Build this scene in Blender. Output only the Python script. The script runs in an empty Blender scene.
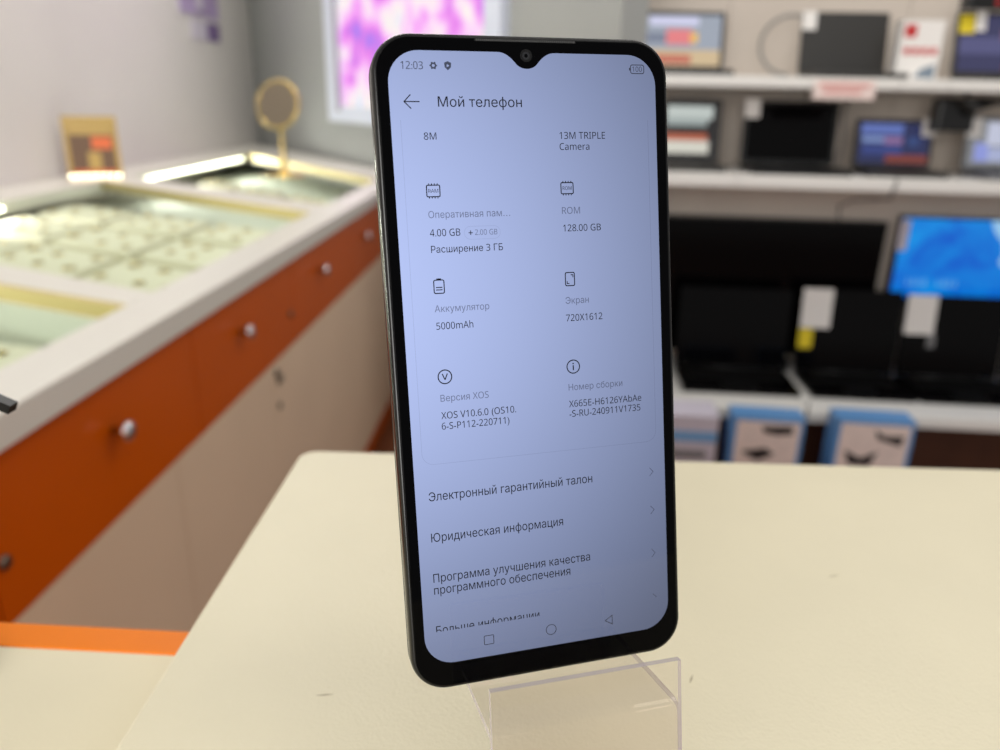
import bpy, bmesh, math, random
from mathutils import Vector, Matrix
from mathutils.geometry import delaunay_2d_cdt
random.seed(7)
scene = bpy.context.scene
col = scene.collection

# ------------------------------------------------------------------ camera, world, lights, exposure
FLOOR_DROP = 0.10          # all heights below are given from a datum 0.10 m above the floor
def H(z): return z + FLOOR_DROP

cam_d = bpy.data.cameras.new('camera')
cam = bpy.data.objects.new('camera', cam_d)
col.objects.link(cam)
scene.camera = cam
cam_d.sensor_fit = 'HORIZONTAL'
cam_d.sensor_width = 36.0
cam_d.lens = 27.504
cam_d.clip_start = 0.01
cam_d.clip_end = 60
cam.matrix_world = Matrix(((0.998568, -0.036681, 0.038934, 0.0),
                           (0.049141, 0.341527, -0.938586, 0.0),
                           (0.021131, 0.939156, 0.342841, H(1.20)),
                           (0, 0, 0, 1)))
cam_d.dof.use_dof = True
cam_d.dof.focus_distance = 0.194
cam_d.dof.aperture_fstop = 9.4
cam_d.dof.aperture_blades = 0

world = bpy.data.worlds.new('world')
scene.world = world
world.use_nodes = True
world.node_tree.nodes['Background'].inputs[0].default_value = (1.0, 0.985, 0.96, 1)
world.node_tree.nodes['Background'].inputs[1].default_value = 0.43

def area(name, loc, sx, sy, power, color=(1, 0.965, 0.91), rot=(0, 0, 0)):
    l = bpy.data.lights.new(name, 'AREA')
    l.shape = 'RECTANGLE'; l.size = sx; l.size_y = sy; l.energy = power; l.color = color
    o = bpy.data.objects.new(name, l); o.location = loc; o.rotation_euler = rot
    col.objects.link(o)
    return o
for lx, ly, p in ((-1.0, 0.2, 3), (0.9, 0.1, 5), (-0.9, 2.3, 17), (1.45, 2.05, 9), (1.0, 1.5, 5), (-1.2, 3.9, 14), (1.4, -1.2, 3)):
    area('ceiling_panel_light', (lx, ly, H(2.75)), 1.2, 0.3, p)

# unseen fill light added behind the camera to brighten shelf fronts and tags
area('added_front_fill', (-0.7, -2.4, H(1.6)), 2.0, 1.7, 84, (1, 0.985, 0.96), (math.radians(90), 0, 0))

scene.view_settings.view_transform = 'Standard'
scene.view_settings.look = 'None'
scene.view_settings.gamma = 1.0
scene.view_settings.exposure = 0.0
scene.view_settings.use_curve_mapping = False
scene.cycles.max_bounces = 10
scene.cycles.transparent_max_bounces = 24
scene.cycles.caustics_refractive = False
scene.cycles.caustics_reflective = False

# ------------------------------------------------------------------ materials
def lin(c):
    return tuple(((v / 255) / 12.92 if v / 255 <= 0.04045 else ((v / 255 + 0.055) / 1.055) ** 2.4) for v in c)

def mat(name, rgb, rough=0.5, metal=0.0, spec=0.5, bump=0.0, bscale=200.0, vary=0.0, vscale=8.0, linear=False, coat=0.0):
    m = bpy.data.materials.new(name); m.use_nodes = True
    nt = m.node_tree; b = nt.nodes['Principled BSDF']
    c = rgb if linear else lin(rgb)
    b.inputs['Base Color'].default_value = (*c, 1)
    b.inputs['Roughness'].default_value = rough
    b.inputs['Metallic'].default_value = metal
    b.inputs['Specular IOR Level'].default_value = spec
    if coat: b.inputs['Coat Weight'].default_value = coat; b.inputs['Coat Roughness'].default_value = 0.05
    tc = nt.nodes.new('ShaderNodeTexCoord')
    if vary:
        n = nt.nodes.new('ShaderNodeTexNoise'); n.inputs['Scale'].default_value = vscale; n.inputs['Detail'].default_value = 4
        nt.links.new(tc.outputs['Object'], n.inputs['Vector'])
        r = nt.nodes.new('ShaderNodeValToRGB')
        r.color_ramp.elements[0].position = 0.3; r.color_ramp.elements[1].position = 0.7
        r.color_ramp.elements[0].color = (*[max(0, v * (1 - vary)) for v in c], 1)
        r.color_ramp.elements[1].color = (*[min(1, v * (1 + vary)) for v in c], 1)
        nt.links.new(n.outputs['Fac'], r.inputs['Fac'])
        nt.links.new(r.outputs['Color'], b.inputs['Base Color'])
    if bump:
        n2 = nt.nodes.new('ShaderNodeTexNoise'); n2.inputs['Scale'].default_value = bscale; n2.inputs['Detail'].default_value = 3
        nt.links.new(tc.outputs['Object'], n2.inputs['Vector'])
        bp = nt.nodes.new('ShaderNodeBump'); bp.inputs['Strength'].default_value = bump; bp.inputs['Distance'].default_value = 0.001
        nt.links.new(n2.outputs['Fac'], bp.inputs['Height'])
        nt.links.new(bp.outputs['Normal'], b.inputs['Normal'])
    return m

def emit(name, rgb, strength=1.0, rough=0.2):
    m = mat(name, (12, 12, 14), rough=rough)
    b = m.node_tree.nodes['Principled BSDF']
    b.inputs['Emission Color'].default_value = (*lin(rgb), 1)
    b.inputs['Emission Strength'].default_value = strength
    return m

def clear(name, tint, ior=1.45, rough=0.0, gain=1.0):
    """thin clear sheet: light goes straight through, a Fresnel share is mirrored"""
    m = bpy.data.materials.new(name); m.use_nodes = True
    nt = m.node_tree; nt.nodes.remove(nt.nodes['Principled BSDF'])
    out = nt.nodes['Material Output']
    tr = nt.nodes.new('ShaderNodeBsdfTransparent'); tr.inputs[0].default_value = (*tint, 1)
    gl = nt.nodes.new('ShaderNodeBsdfGlossy'); gl.inputs['Roughness'].default_value = rough
    fr = nt.nodes.new('ShaderNodeFresnel'); fr.inputs['IOR'].default_value = ior
    ge = nt.nodes.new('ShaderNodeNewGeometry'); mr_ = nt.nodes.new('ShaderNodeMapRange')
    mr_.inputs['To Min'].default_value = ior; mr_.inputs['To Max'].default_value = 1 / ior
    nt.links.new(ge.outputs['Backfacing'], mr_.inputs['Value']); nt.links.new(mr_.outputs[0], fr.inputs['IOR'])
    mx = nt.nodes.new('ShaderNodeMixShader')
    nt.links.new(fr.outputs[0], mx.inputs[0]); nt.links.new(tr.outputs[0], mx.inputs[1]); nt.links.new(gl.outputs[0], mx.inputs[2])
    nt.links.new(mx.outputs[0], out.inputs[0])
    return m

def frosted_edge(name, rgb, share):
    m = mat(name, rgb, 0.2); nt = m.node_tree; b = nt.nodes['Principled BSDF']
    tr = nt.nodes.new('ShaderNodeBsdfTransparent'); mx = nt.nodes.new('ShaderNodeMixShader'); mx.inputs[0].default_value = share
    nt.links.new(tr.outputs[0], mx.inputs[1]); nt.links.new(b.outputs[0], mx.inputs[2]); nt.links.new(mx.outputs[0], nt.nodes['Material Output'].inputs[0])
    return m
def sheer(name, tint):
    m = bpy.data.materials.new(name); m.use_nodes = True; nt = m.node_tree; nt.nodes.remove(nt.nodes['Principled BSDF'])
    tr = nt.nodes.new('ShaderNodeBsdfTransparent'); tr.inputs[0].default_value = (*tint, 1); nt.links.new(tr.outputs[0], nt.nodes['Material Output'].inputs[0])
    return m
M = dict(
    glass_under=sheer('counter_glass_underside', (0.94, 0.97, 0.94)),
    cream=mat('cream_laminate', (226, 217, 188), 0.38, bump=0.22, bscale=900, vary=0.025, vscale=14),
    cream2=mat('cream_laminate_low', (226, 217, 188), 0.5, bump=0.1, bscale=700, vary=0.03, vscale=10),
    edge=mat('cream_edge_band', (214, 203, 176), 0.45),
    orange=mat('orange_laminate', (208, 90, 0), 0.28, spec=0.2, vary=0.03, vscale=5),
    orange2=mat('orange_edge', (236, 124, 0), 0.4, spec=0.2, vary=0.04, vscale=20),
    door=mat('beige_laminate', (234, 208, 180), 0.5, spec=0.3, vary=0.03, vscale=4),
    rail=mat('white_rail', (232, 228, 218), 0.3),
    wallw=mat('white_wall_paint', (214, 210, 206), 0.8, bump=0.1, bscale=120, vary=0.02, vscale=3),
    wallg=mat('grey_wall_paint', (158, 160, 158), 0.7, bump=0.1, bscale=120, vary=0.02, vscale=3),
    frame=mat('white_frame', (214, 220, 236), 0.4),
    floor=mat('brown_floor_laminate', (110, 62, 36), 0.35, vary=0.2, vscale=6),
    shelf=mat('white_shelf_metal', (236, 234, 230), 0.35),
    panel=mat('beige_back_panel', (210, 198, 186), 0.6, vary=0.03, vscale=5),
    black=mat('black_plastic', (14, 14, 15), 0.3),
    blackg=mat('black_gloss', (5, 4, 5), 0.12, spec=0.12),
    darkgrey=mat('dark_grey_plastic', (52, 50, 48), 0.4),
    screen_off=mat('matte_screen_off', (44, 42, 40), 0.35),
    grey=mat('grey_plastic', (120, 120, 122), 0.4),
    white=mat('white_paper', (238, 234, 230), 0.6),
    pinkpaper=mat('pinkish_label_paper', (240, 220, 214), 0.6),
    red=mat('red_print', (196, 42, 44), 0.5),
    redpale=mat('pale_red_print', (216, 140, 134), 0.5),
    yellow=mat('yellow_tag_paper', (228, 204, 30), 0.5),
    gold=mat('polished_gold', (212, 186, 116), 0.2, metal=1.0),
    goldsat=mat('satin_gold', (206, 188, 132), 0.5, metal=0.6),
    chrome=mat('chrome', (224, 220, 222), 0.12, metal=1.0),
    steel=mat('dark_steel', (140, 130, 118), 0.3, metal=1.0),
    mirror=mat('mirror_silver', (150, 140, 124), 0.12, metal=1.0),
    pad=mat('cream_velvet_pad', (240, 233, 212), 0.8, bump=0.2, bscale=300),
    case=mat('pale_green_case_lining', (220, 223, 210), 0.7),
    glass=clear('counter_glass', (0.90, 0.95, 0.90), 1.45, 0.02),
    acrylic=clear('clear_acrylic', (0.975, 0.962, 0.955), 1.35, 0.01),
    acredge=frosted_edge('acrylic_edge', (196, 186, 194), 0.62),
    led=emit('led_white', (255, 250, 226), 20),
    phone_body=mat('black_phone_frame', (12, 12, 13), 0.2, spec=0.4),
    phone_glass=mat('black_bezel_glass', (2, 2, 3), 0.03, spec=0.06),
    phone_btn=mat('black_phone_button', (12, 12, 13), 0.3, spec=0.2),
    mesh=mat('earpiece_mesh', (66, 66, 66), 0.5),
    lens=mat('lens_glass', (26, 27, 30), 0.08),
    bluebox=mat('blue_carton_print', (98, 150, 206), 0.45),
    boxart=mat('pale_pink_carton_print', (234, 218, 212), 0.45, vary=0.06, vscale=30),
    boxdark=mat('dark_carton_print', (40, 36, 38), 0.5),
    purple=mat('purple_poster_print', (170, 150, 190), 0.5, vary=0.25, vscale=14),
    purpled=mat('dark_purple_poster_print', (120, 98, 146), 0.5),
    lilac=mat('pale_lilac_paper', (206, 200, 212), 0.6),
    cable=mat('grey_cable', (150, 146, 142), 0.5),
    cabledark=mat('dark_cable', (40, 38, 38), 0.5),
    brown=mat('brown_print', (112, 84, 62), 0.5),
    orangeprint=mat('orange_print', (226, 112, 62), 0.5),
    goldprint=mat('gold_print', (188, 156, 84), 0.4),
    scuff=mat('grey_scuff', (168, 156, 128), 0.6),
)

# ------------------------------------------------------------------ mesh helpers
class MB:
    def __init__(s): s.v = []; s.f = []; s.m = []; s.sm = []
    def face(s, pts, mi=0, smooth=False):
        i = len(s.v); s.v += [tuple(p) for p in pts]; s.f.append(tuple(range(i, i + len(pts)))); s.m.append(mi); s.sm.append(smooth); return s
    def box(s, x0, x1, y0, y1, z0, z1, mi=0):
        i = len(s.v)
        s.v += [(x, y, z) for z in (z0, z1) for y in (y0, y1) for x in (x0, x1)]
        for q in ((0, 2, 3, 1), (4, 5, 7, 6), (0, 1, 5, 4), (2, 6, 7, 3), (0, 4, 6, 2), (1, 3, 7, 5)):
            s.f.append(tuple(i + k for k in q)); s.m.append(mi); s.sm.append(False)
        return s
    def loft(s, rings, cap=(True, True), mi=0, smooth=True, capmi=None, closed=True):
        n = len(rings[0]); i0 = len(s.v)
        for r in rings: s.v += [tuple(p) for p in r]
        for k in range(len(rings) - 1):
            for j in range(n if closed else n - 1):
                a = i0 + k * n + j; b = i0 + k * n + (j + 1) % n
                s.f.append((a, b, b + n, a + n)); s.m.append(mi); s.sm.append(smooth)
        cm = mi if capmi is None else capmi
        if cap[0]: s.f.append(tuple(i0 + j for j in reversed(range(n)))); s.m.append(cm); s.sm.append(False)
        if cap[1]: s.f.append(tuple(i0 + (len(rings) - 1) * n + j for j in range(n))); s.m.append(cm); s.sm.append(False)
        return s
    def prism(s, pts, z0, z1, mi=0, bevel=0.0):
        if bevel:
            def ins(d):
                c = inset(pts, d); return c
            rings = [[(x, y, z0) for x, y in pts], [(x, y, z1 - bevel) for x, y in pts],
                     [(x, y, z1 - bevel * 0.3) for x, y in ins(bevel * 0.3)], [(x, y, z1) for x, y in ins(bevel)]]
        else:
            rings = [[(x, y, z0) for x, y in pts], [(x, y, z1) for x, y in pts]]
        return s.loft(rings, mi=mi, smooth=False)
    def tube(s, path, r, n=8, mi=0):
        path = [Vector(p) for p in path]; rings = []
        up = Vector((0.13, 0.21, 0.97)).normalized()
        for k, p in enumerate(path):
            t = (path[min(k + 1, len(path) - 1)] - path[max(k - 1, 0)]).normalized()
            a = t.cross(up)
            if a.length < 1e-3: a = t.cross(Vector((1, 0, 0)))
            a.normalize(); b = t.cross(a)
            rr = r[k] if isinstance(r, (list, tuple)) else r
            rings.append([p + a * rr * math.cos(2 * math.pi * j / n) + b * rr * math.sin(2 * math.pi * j / n) for j in range(n)])
        return s.loft(rings, mi=mi)
    def lathe(s, prof, n=24, mi=0, c=(0, 0, 0)):
        rings = [[(c[0] + r * math.cos(2 * math.pi * j / n), c[1] + r * math.sin(2 * math.pi * j / n), c[2] + z) for j in range(n)] for r, z in prof]
        return s.loft(rings, mi=mi)
    def build(s, name, mats, parent=None, loc=None, rot=None):
        me = bpy.data.meshes.new(name)
        me.from_pydata(s.v, [], s.f)
        for m_ in (mats if isinstance(mats, (list, tuple)) else [mats]): me.materials.append(M[m_] if isinstance(m_, str) else m_)
        for p, mi, sm in zip(me.polygons, s.m, s.sm): p.material_index = mi; p.use_smooth = sm
        bm = bmesh.new(); bm.from_mesh(me); bmesh.ops.recalc_face_normals(bm, faces=bm.faces); bm.to_mesh(me); bm.free()
        me.update()
        o = bpy.data.objects.new(name, me); col.objects.link(o)
        if parent: o.parent = parent
        if loc: o.location = loc
        if rot: o.rotation_euler = rot
        return o

def inset(pts, d):
    """inward offset of a counter-clockwise outline"""
    n = len(pts); out = []
    for i in range(n):
        p0 = Vector(pts[i - 1]); p = Vector(pts[i]); p1 = Vector(pts[(i + 1) % n])
        a = (p - p0); b = (p1 - p)
        if a.length < 1e-9: a = b
        if b.length < 1e-9: b = a
        a.normalize(); b.normalize()
        na = Vector((-a.y, a.x)); nb = Vector((-b.y, b.x)); m_ = na + nb
        m_ = m_ / max(1e-6, m_.length_squared) * 2
        out.append(tuple(p + m_ * d))
    return out

def rrect(x0, x1, y0, y1, r, n=6):
    pts = []
    for cx, cy, a0 in ((x1 - r, y0 + r, -90), (x1 - r, y1 - r, 0), (x0 + r, y1 - r, 90), (x0 + r, y0 + r, 180)):
        for k in range(n + 1):
            a = math.radians(a0 + 90 * k / n); pts.append((cx + r * math.cos(a), cy + r * math.sin(a)))
    return pts

def tag(o, label, cat=None, group=None, kind=None):
    o['label'] = label
    if cat: o['category'] = cat
    if group: o['group'] = group
    if kind: o['kind'] = kind
    return o
def empty(name, loc, rz=0.0, label=None, cat=None, group=None):
    o = bpy.data.objects.new(name, None); col.objects.link(o)
    o.empty_display_size = 0.02
    o.location = loc; o.rotation_euler = (0, 0, rz)
    if label: tag(o, label, cat, group)
    return o
def struct(o): o['kind'] = 'structure'; return o

# ------------------------------------------------------------------ the setting
struct(MB().box(-2.2, 4.0, -2.5, 5.9, -0.05, 0.0).build('floor', 'floor'))
struct(MB().box(-1.98, -1.88, -2.5, 5.45, 0.0, 2.9).build('wall_left', 'wallw'))
GA = math.atan2(-0.809, 0.587)                                        # the grey wall runs towards the shelves
gw = struct(MB().box(0.0, 3.63, 0.0, 0.10, 0.0, 2.9).build('wall_back', 'wallg', loc=(-1.907, 5.345, 0), rot=(0, 0, GA)))
struct(MB().box(-0.75, 3.2, 0.46, 0.56, 0.0, 2.9).build('wall_right', 'wallw', loc=(0.9, 2.45, 0), rot=(0, 0, math.radians(-2))))

# backlit poster in its frame on the grey wall
pw = empty('backlit_poster', (-1.907 + 0.587 * 1.42, 5.345 - 0.809 * 1.42, H(1.06)), GA,
           'backlit pink and white poster in a pale frame on the grey wall', 'poster')
fm = MB(); w_, h_ = 1.63, 1.02
fm.box(0, 0.16, -0.035, 0, 0, h_).box(w_ - 0.11, w_, -0.035, 0, 0, h_).box(0.16, w_ - 0.11, -0.035, 0, 0, 0.075).box(0.16, w_ - 0.11, -0.035, 0, h_ - 0.09, h_)
fm.build('frame', 'frame', pw)
MB().box(0.135, 0.162, -0.042, -0.034, 0.05, h_ - 0.06).build('inner_trim', mat('taupe_trim', (150, 142, 150), 0.5), pw)
pm = mat('poster_print_backlit', (20, 20, 20), 0.4)
nt = pm.node_tree; b = nt.nodes['Principled BSDF']
tc = nt.nodes.new('ShaderNodeTexCoord'); n1 = nt.nodes.new('ShaderNodeTexNoise'); n1.inputs['Scale'].default_value = 4.2; n1.inputs['Detail'].default_value = 2; n1.inputs['Distortion'].default_value = 0.3
rp = nt.nodes.new('ShaderNodeValToRGB')
cr = rp.color_ramp
cr.elements[0].position = 0.30; cr.elements[0].color = (*lin((150, 120, 240)), 1)
cr.elements[1].position = 0.72; cr.elements[1].color = (*lin((214, 226, 250)), 1)
for pos, c in ((0.40, (226, 120, 232)), (0.47, (244, 158, 244)), (0.53, (250, 214, 246)), (0.60, (250, 240, 236))):
    e = cr.elements.new(pos); e.color = (*lin(c), 1)
nt.links.new(tc.outputs['Object'], n1.inputs['Vector']); nt.links.new(n1.outputs['Fac'], rp.inputs['Fac'])
nt.links.new(rp.outputs['Color'], b.inputs['Emission Color']); b.inputs['Emission Strength'].default_value = 1.0
MB().box(0.16, w_ - 0.11, -0.02, -0.012, 0.075, h_ - 0.09).build('poster_sheet', pm, pw)

# purple leaflets on the white wall
lf = empty('wall_leaflet', (-1.88, 4.53, H(1.50)), 0, 'purple and white leaflet high on the white wall', 'leaflet')
MB().box(0, 0.006, -0.27, 0.25, 0.07, 0.42).build('sheet', 'lilac', lf)
MB().box(0.006, 0.008, -0.26, 0.24, 0.08, 0.41).build('print', 'purple', lf)
MB().box(0.008, 0.009, -0.06, 0.03, 0.11, 0.26).build('print', 'lilac', lf)
lf2 = empty('wall_leaflet', (-1.88, 4.65, H(1.455)), 0, 'small dark purple leaflet below the purple and white one', 'leaflet')
MB().box(0, 0.006, -0.26, 0.12, 0.0, 0.10).build('sheet', 'lilac', lf2)
MB().box(0.006, 0.008, -0.06, 0.115, 0.004, 0.096).build('print', 'purpled', lf2)

# ------------------------------------------------------------------ the table the phone stands on
TA = math.radians(1.0)
tb = empty('display_table', (-0.1232, 0.3748, 0), TA, 'cream laminate table top carrying the phone on its clear stand', 'table')
TZ = H(1.015)
top = MB().prism([(x, y + x * 0.0128) for x, y in rrect(0, 0.56, -0.58, 0, 0.009, 8)], TZ - 0.026, TZ, bevel=0.0015).build('table_top', 'cream', tb)
MB().box(0.012, 0.55, -0.57, -0.012, 0.06, TZ - 0.026).build('pedestal', 'cream2', tb)
MB().box(0.03, 0.53, -0.55, -0.03, 0.0, 0.06).build('plinth', 'orange2', tb)
for (x, y, l, a) in ((0.057, -0.180, 0.006, 10), (0.179, -0.166, 0.005, 66), (0.251, -0.102, 0.006, 20)):
    c, s_ = math.cos(math.radians(a)), math.sin(math.radians(a)); wd = 0.00035
    P = [(-l / 2, 0), (0, -wd), (l / 2, 0), (0, wd)]
    MB().prism([(x + p * c - q * s_, y + p * s_ + q * c) for p, q in P], TZ - 0.0002, TZ + 0.00006).build('scuff_mark', 'scuff', tb)

lw = empty('low_counter', (-0.50, 0.2587, 0), 0, 'lower cream counter slab edged by an orange panel beside the table', 'counter')
LZ = H(0.985)
MB().box(0, 0.374, -0.50, -0.0143, LZ - 0.018, LZ).build('slab', 'cream2', lw)
MB().prism([(0, -0.0142), (0.374, -0.0142), (0.374, 0), (0, 0)], 0.0, LZ + 0.0006, bevel=0.0006).build('orange_panel', 'orange2', lw)
MB().box(0.0, 0.016, -0.50, -0.0145, 0.0, LZ - 0.0185).build('side_panel', 'cream2', lw)

# black bent rod standing on the low counter, its tip reaches into view
rd = empty('bent_rod_stand', (-0.225, 0.222, LZ), 0, 'black bent rod with a square tip standing on the lower cream counter', 'stand')
MB().lathe([(0.02, 0), (0.02, 0.004), (0.018, 0.006), (0.004, 0.008)], 20).build('base', 'black', rd)
MB().tube([(0, 0, 0.006), (0, 0, 0.09), (0.001, 0, 0.118), (0.008, 0, 0.130), (0.02, 0, 0.1305), (0.034, 0, 0.1265)], 0.0015, 10).build('rod', 'phone_btn', rd)
o = MB().box(0.0, 0.030, -0.002, 0.002, -0.0016, 0.0016).build('tip', 'phone_btn', rd, loc=(0.030, 0, 0.1285), rot=(0, math.radians(24), 0))

# ------------------------------------------------------------------ phone
T0 = Vector((0.002434, 0.186004, H(1.135780)))
ax = Vector((0.954500, 0.297900, 0.012000)).normalized(); ay = Vector((-0.081900, 0.223100, 0.971300))
ay = (ay - ax * ax.dot(ay)).normalized(); an = ax.cross(ay)
YB = 84.0                                     # phone origin is its bottom edge; display coordinates have their origin at the display centre
ph = empty('smartphone', (0, 0, 0), 0, 'black smartphone with a lit settings screen in Russian on a clear stand', 'smartphone')
mw = Matrix((ax, ay, an)).transposed().to_4x4(); mw.translation = T0 - ay * (YB / 1000)
ph.matrix_world = mw
mm = 0.001
def ring(pts, n): return [(x * mm, (y + YB) * mm, n * mm) for x, y in pts]
BX, BT, BB = 38.05, 80.85, -83.95
def body_out(d): return rrect(-BX + d, BX - d, BB + d, BT - d, 9.6 - d, 12)
rings = [ring(body_out(i_), n_) for i_, n_ in ((1.4, -0.25), (0.95, -0.10), (0.55, -0.40), (0.2, -1.1), (0.02, -2.1), (0.0, -5.6), (0.25, -7.0), (0.9, -8.0), (2.0, -8.5))]
MB().loft(rings).build('body', 'phone_body', ph)
MB().loft([ring(body_out(1.4), -0.3), ring(body_out(1.2), -0.02), ring(body_out(1.4), 0.0)]).build('front_glass', 'phone_glass', ph)
# seam line round the frame, buttons, card tray
MB().loft([ring(body_out(-0.03), -6.0), ring(body_out(-0.03), -6.15)], smooth=False).build('frame_seam', 'phone_btn', ph)
def side_key(name, sx, y0, y1, n0, n1, pr, m_):
    o_ = MB(); xa, xb = (BX - 0.3, BX + pr) if sx > 0 else (-BX - pr, -BX + 0.3)
    p = rrect(y0, y1, n0, n1, 0.7, 5)
    o_.loft([[(xa * mm, (y + YB) * mm, n * mm) for y, n in p], [((xb - 0.2 * sx) * mm if sx > 0 else (xa) * mm, (y + YB) * mm, n * mm) for y, n in p], [(xb * mm, (y + YB) * mm, n * mm) for y, n in inset(p, 0.2)]] if sx > 0 else
            [[(xb * mm, (y + YB) * mm, n * mm) for y, n in p], [((xa + 0.05) * mm, (y + YB) * mm, n * mm) for y, n in p], [(xa * mm, (y + YB) * mm, n * mm) for y, n in inset(p, 0.1)]])
    return o_.build(name, m_, ph)
side_key('volume_button', 1, 18, 38.2, -5.2, -2.4, 0.55, 'phone_btn')
side_key('power_button', 1, -3, 8, -5.2, -2.4, 0.55, 'phone_btn')
side_key('card_tray', -1, 34, 60, -5.4, -2.6, 0.05, 'phone_btn')

# earpiece slit and front camera
sp = MB().loft([ring(rrect(-12.9, 13.0, 78.95, 79.62, 0.33, 5), 0.0), ring(rrect(-12.9, 13.0, 78.95, 79.62, 0.33, 5), 0.03)]).build('earpiece', 'phone_btn', ph)
em = MB()
for k in range(50):
    x = -12.4 + k * 0.506
    em.loft([ring(rrect(x, x + 0.26, 79.05, 79.52, 0.08, 2), 0.03), ring(rrect(x, x + 0.26, 79.05, 79.52, 0.08, 2), 0.06)], smooth=False)
e_ = em.build('earpiece_mesh', 'mesh', sp); e_['kind'] = 'stuff'
def disc(cx, cy, r, n0, n1, k=24, r1=None):
    q = [(math.cos(2 * math.pi * j / k), math.sin(2 * math.pi * j / k)) for j in range(k)]
    return [ring([(cx + r * a, cy + r * b_) for a, b_ in q], n0), ring([(cx + (r1 or r) * a, cy + (r1 or r) * b_) for a, b_ in q], n1)]
fc = MB().loft(disc(0, 75.85, 1.55, 0.0, 0.04, r1=1.5)).build('front_camera', mat('lens_ring', (16, 16, 17), 0.25, spec=0.2), ph)
MB().loft(disc(-0.05, 75.8, 0.95, 0.04, 0.05)).build('lens', 'lens', fc)
MB().loft(disc(-0.05, 75.8, 0.45, 0.05, 0.055)).build('pupil', 'phone_glass', fc)

# lit display with the drop notch
DX, DY = 34.2, 76.55
out = rrect(-DX, DX, -DY, DY, 7.6, 10)
notch = []
for k in range(0, 25):                       # right to left along the top edge
    x = 7.4 - 14.8 * k / 24
    t_ = abs(x) / 7.4
    if abs(x) < 2.9: y = 75.45 - math.sqrt(max(0, 2.75 ** 2 - (x * 0.82) ** 2))
    else:
        s0 = 75.45 - math.sqrt(2.75 ** 2 - (2.9 * 0.82) ** 2); u = min(1.0, (abs(x) - 2.9) / 4.5)
        y = s0 + (DY - s0) * (1 - (1 - u) ** 2.2)
    notch.append((x, min(y, DY)))
i_top = next(i for i, p in enumerate(out) if p[0] < 0 and p[1] > DY - 1e-6)
out = out[:i_top] + notch + out[i_top:]
dm = bpy.data.materials.new('lcd_backlight'); dm.use_nodes = True
nt = dm.node_tree; b = nt.nodes['Principled BSDF']
# lit panel under an absorbing polariser layer: the coat takes more light along oblique paths, as an LCD does
b.inputs['Base Color'].default_value = (0.01, 0.01, 0.012, 1)
b.inputs['Specular IOR Level'].default_value = 0.0
KP = 7.2
b.inputs['Emission Color'].default_value = (*lin((160, 174, 217)), 1)
b.inputs['Emission Strength'].default_value = math.exp(KP * 1.05)
b.inputs['Coat Weight'].default_value = 1.0
b.inputs['Coat IOR'].default_value = 1.0
b.inputs['Coat Tint'].default_value = (math.exp(-KP), math.exp(-KP), math.exp(-KP), 1)
gl = nt.nodes.new('ShaderNodeBsdfGlossy'); gl.inputs['Roughness'].default_value = 0.05
fr = nt.nodes.new('ShaderNodeFresnel'); fr.inputs['IOR'].default_value = 1.5
mx = nt.nodes.new('ShaderNodeMixShader')
nt.links.new(fr.outputs[0], mx.inputs[0]); nt.links.new(b.outputs[0], mx.inputs[1]); nt.links.new(gl.outputs[0], mx.inputs[2])
nt.links.new(mx.outputs[0], nt.nodes['Material Output'].inputs[0])
dsp = MB().loft([ring(out, 0.0), ring(out, 0.04)], smooth=False).build('display', dm, ph)
dsp['label'] = 'lit pale blue settings page with black Russian text'

ink = mat('screen_ink', (8, 9, 18), 0.2, spec=0.25)
inkg = frosted_edge('screen_ink_grey', (24, 26, 44), 0.66)
inkl = frosted_edge('screen_ink_line', (24, 26, 44), 0.16)
inkm = frosted_edge('screen_ink_mid', (14, 16, 28), 0.86)
ZT = 0.05
def sans(s):
    """Latin letters and digits drawn with plain sans-serif shapes"""
    r = ''
    for ch in s:
        if '0' <= ch <= '9': r += chr(0x1D7E2 + ord(ch) - 48)
        elif 'A' <= ch <= 'Z': r += chr(0x1D5A0 + ord(ch) - 65)
        elif 'a' <= ch <= 'z': r += chr(0x1D5BA + ord(ch) - 97)
        else: r += ch
    return r
def fill_outlines(me0):
    """letter outlines whose strokes overlap are filled by winding, counters kept open"""
    nb = {}
    for e_ in me0.edges:
        a, b_ = e_.vertices; nb.setdefault(a, []).append(b_); nb.setdefault(b_, []).append(a)
    seen, loops = set(), []
    for v in range(len(me0.vertices)):
        if v in seen or v not in nb: continue
        lp, cur, prev = [], v, None
        while cur not in seen:
            seen.add(cur); lp.append(cur)
            nx = [w for w in nb[cur] if w != prev and w not in seen]
            if len(lp) == 1: nx = [w for w in nb[cur] if w == cur + 1] or nx
            if not nx: break
            prev, cur = cur, nx[0]
        if len(lp) > 2: loops.append([Vector((me0.vertices[i].co.x, me0.vertices[i].co.y, 0)) for i in lp])
    verts, edges = [], []
    for l in loops:
        i0 = len(verts); verts += [Vector((p.x, p.y)) for p in l]; edges += [(i0 + k, i0 + (k + 1) % len(l)) for k in range(len(l))]
    cv, ce, cf = delaunay_2d_cdt(verts, edges, [], 0, 1e-5)[:3]
    boxes = [(min(p.x for p in l), max(p.x for p in l), min(p.y for p in l), max(p.y for p in l), l) for l in loops]
    def wind(x, y):
        w = 0
        for x0, x1, y0, y1, l in boxes:
            if not (x0 <= x <= x1 and y0 <= y <= y1): continue
            for i in range(len(l)):
                a, b_ = l[i - 1], l[i]
                if (a.y > y) != (b_.y > y) and x < (b_.x - a.x) * (y - a.y) / (b_.y - a.y) + a.x: w += 1 if b_.y > a.y else -1
        return w
    vs = [(v.x, v.y, 0) for v in cv]
    fs = [tuple(t3) for t3 in cf if wind(sum(cv[k].x for k in t3) / len(t3), sum(cv[k].y for k in t3) / len(t3))]
    me = bpy.data.meshes.new('text'); me.from_pydata(vs, [], fs); me.update()
    bpy.data.meshes.remove(me0)
    return me
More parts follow.
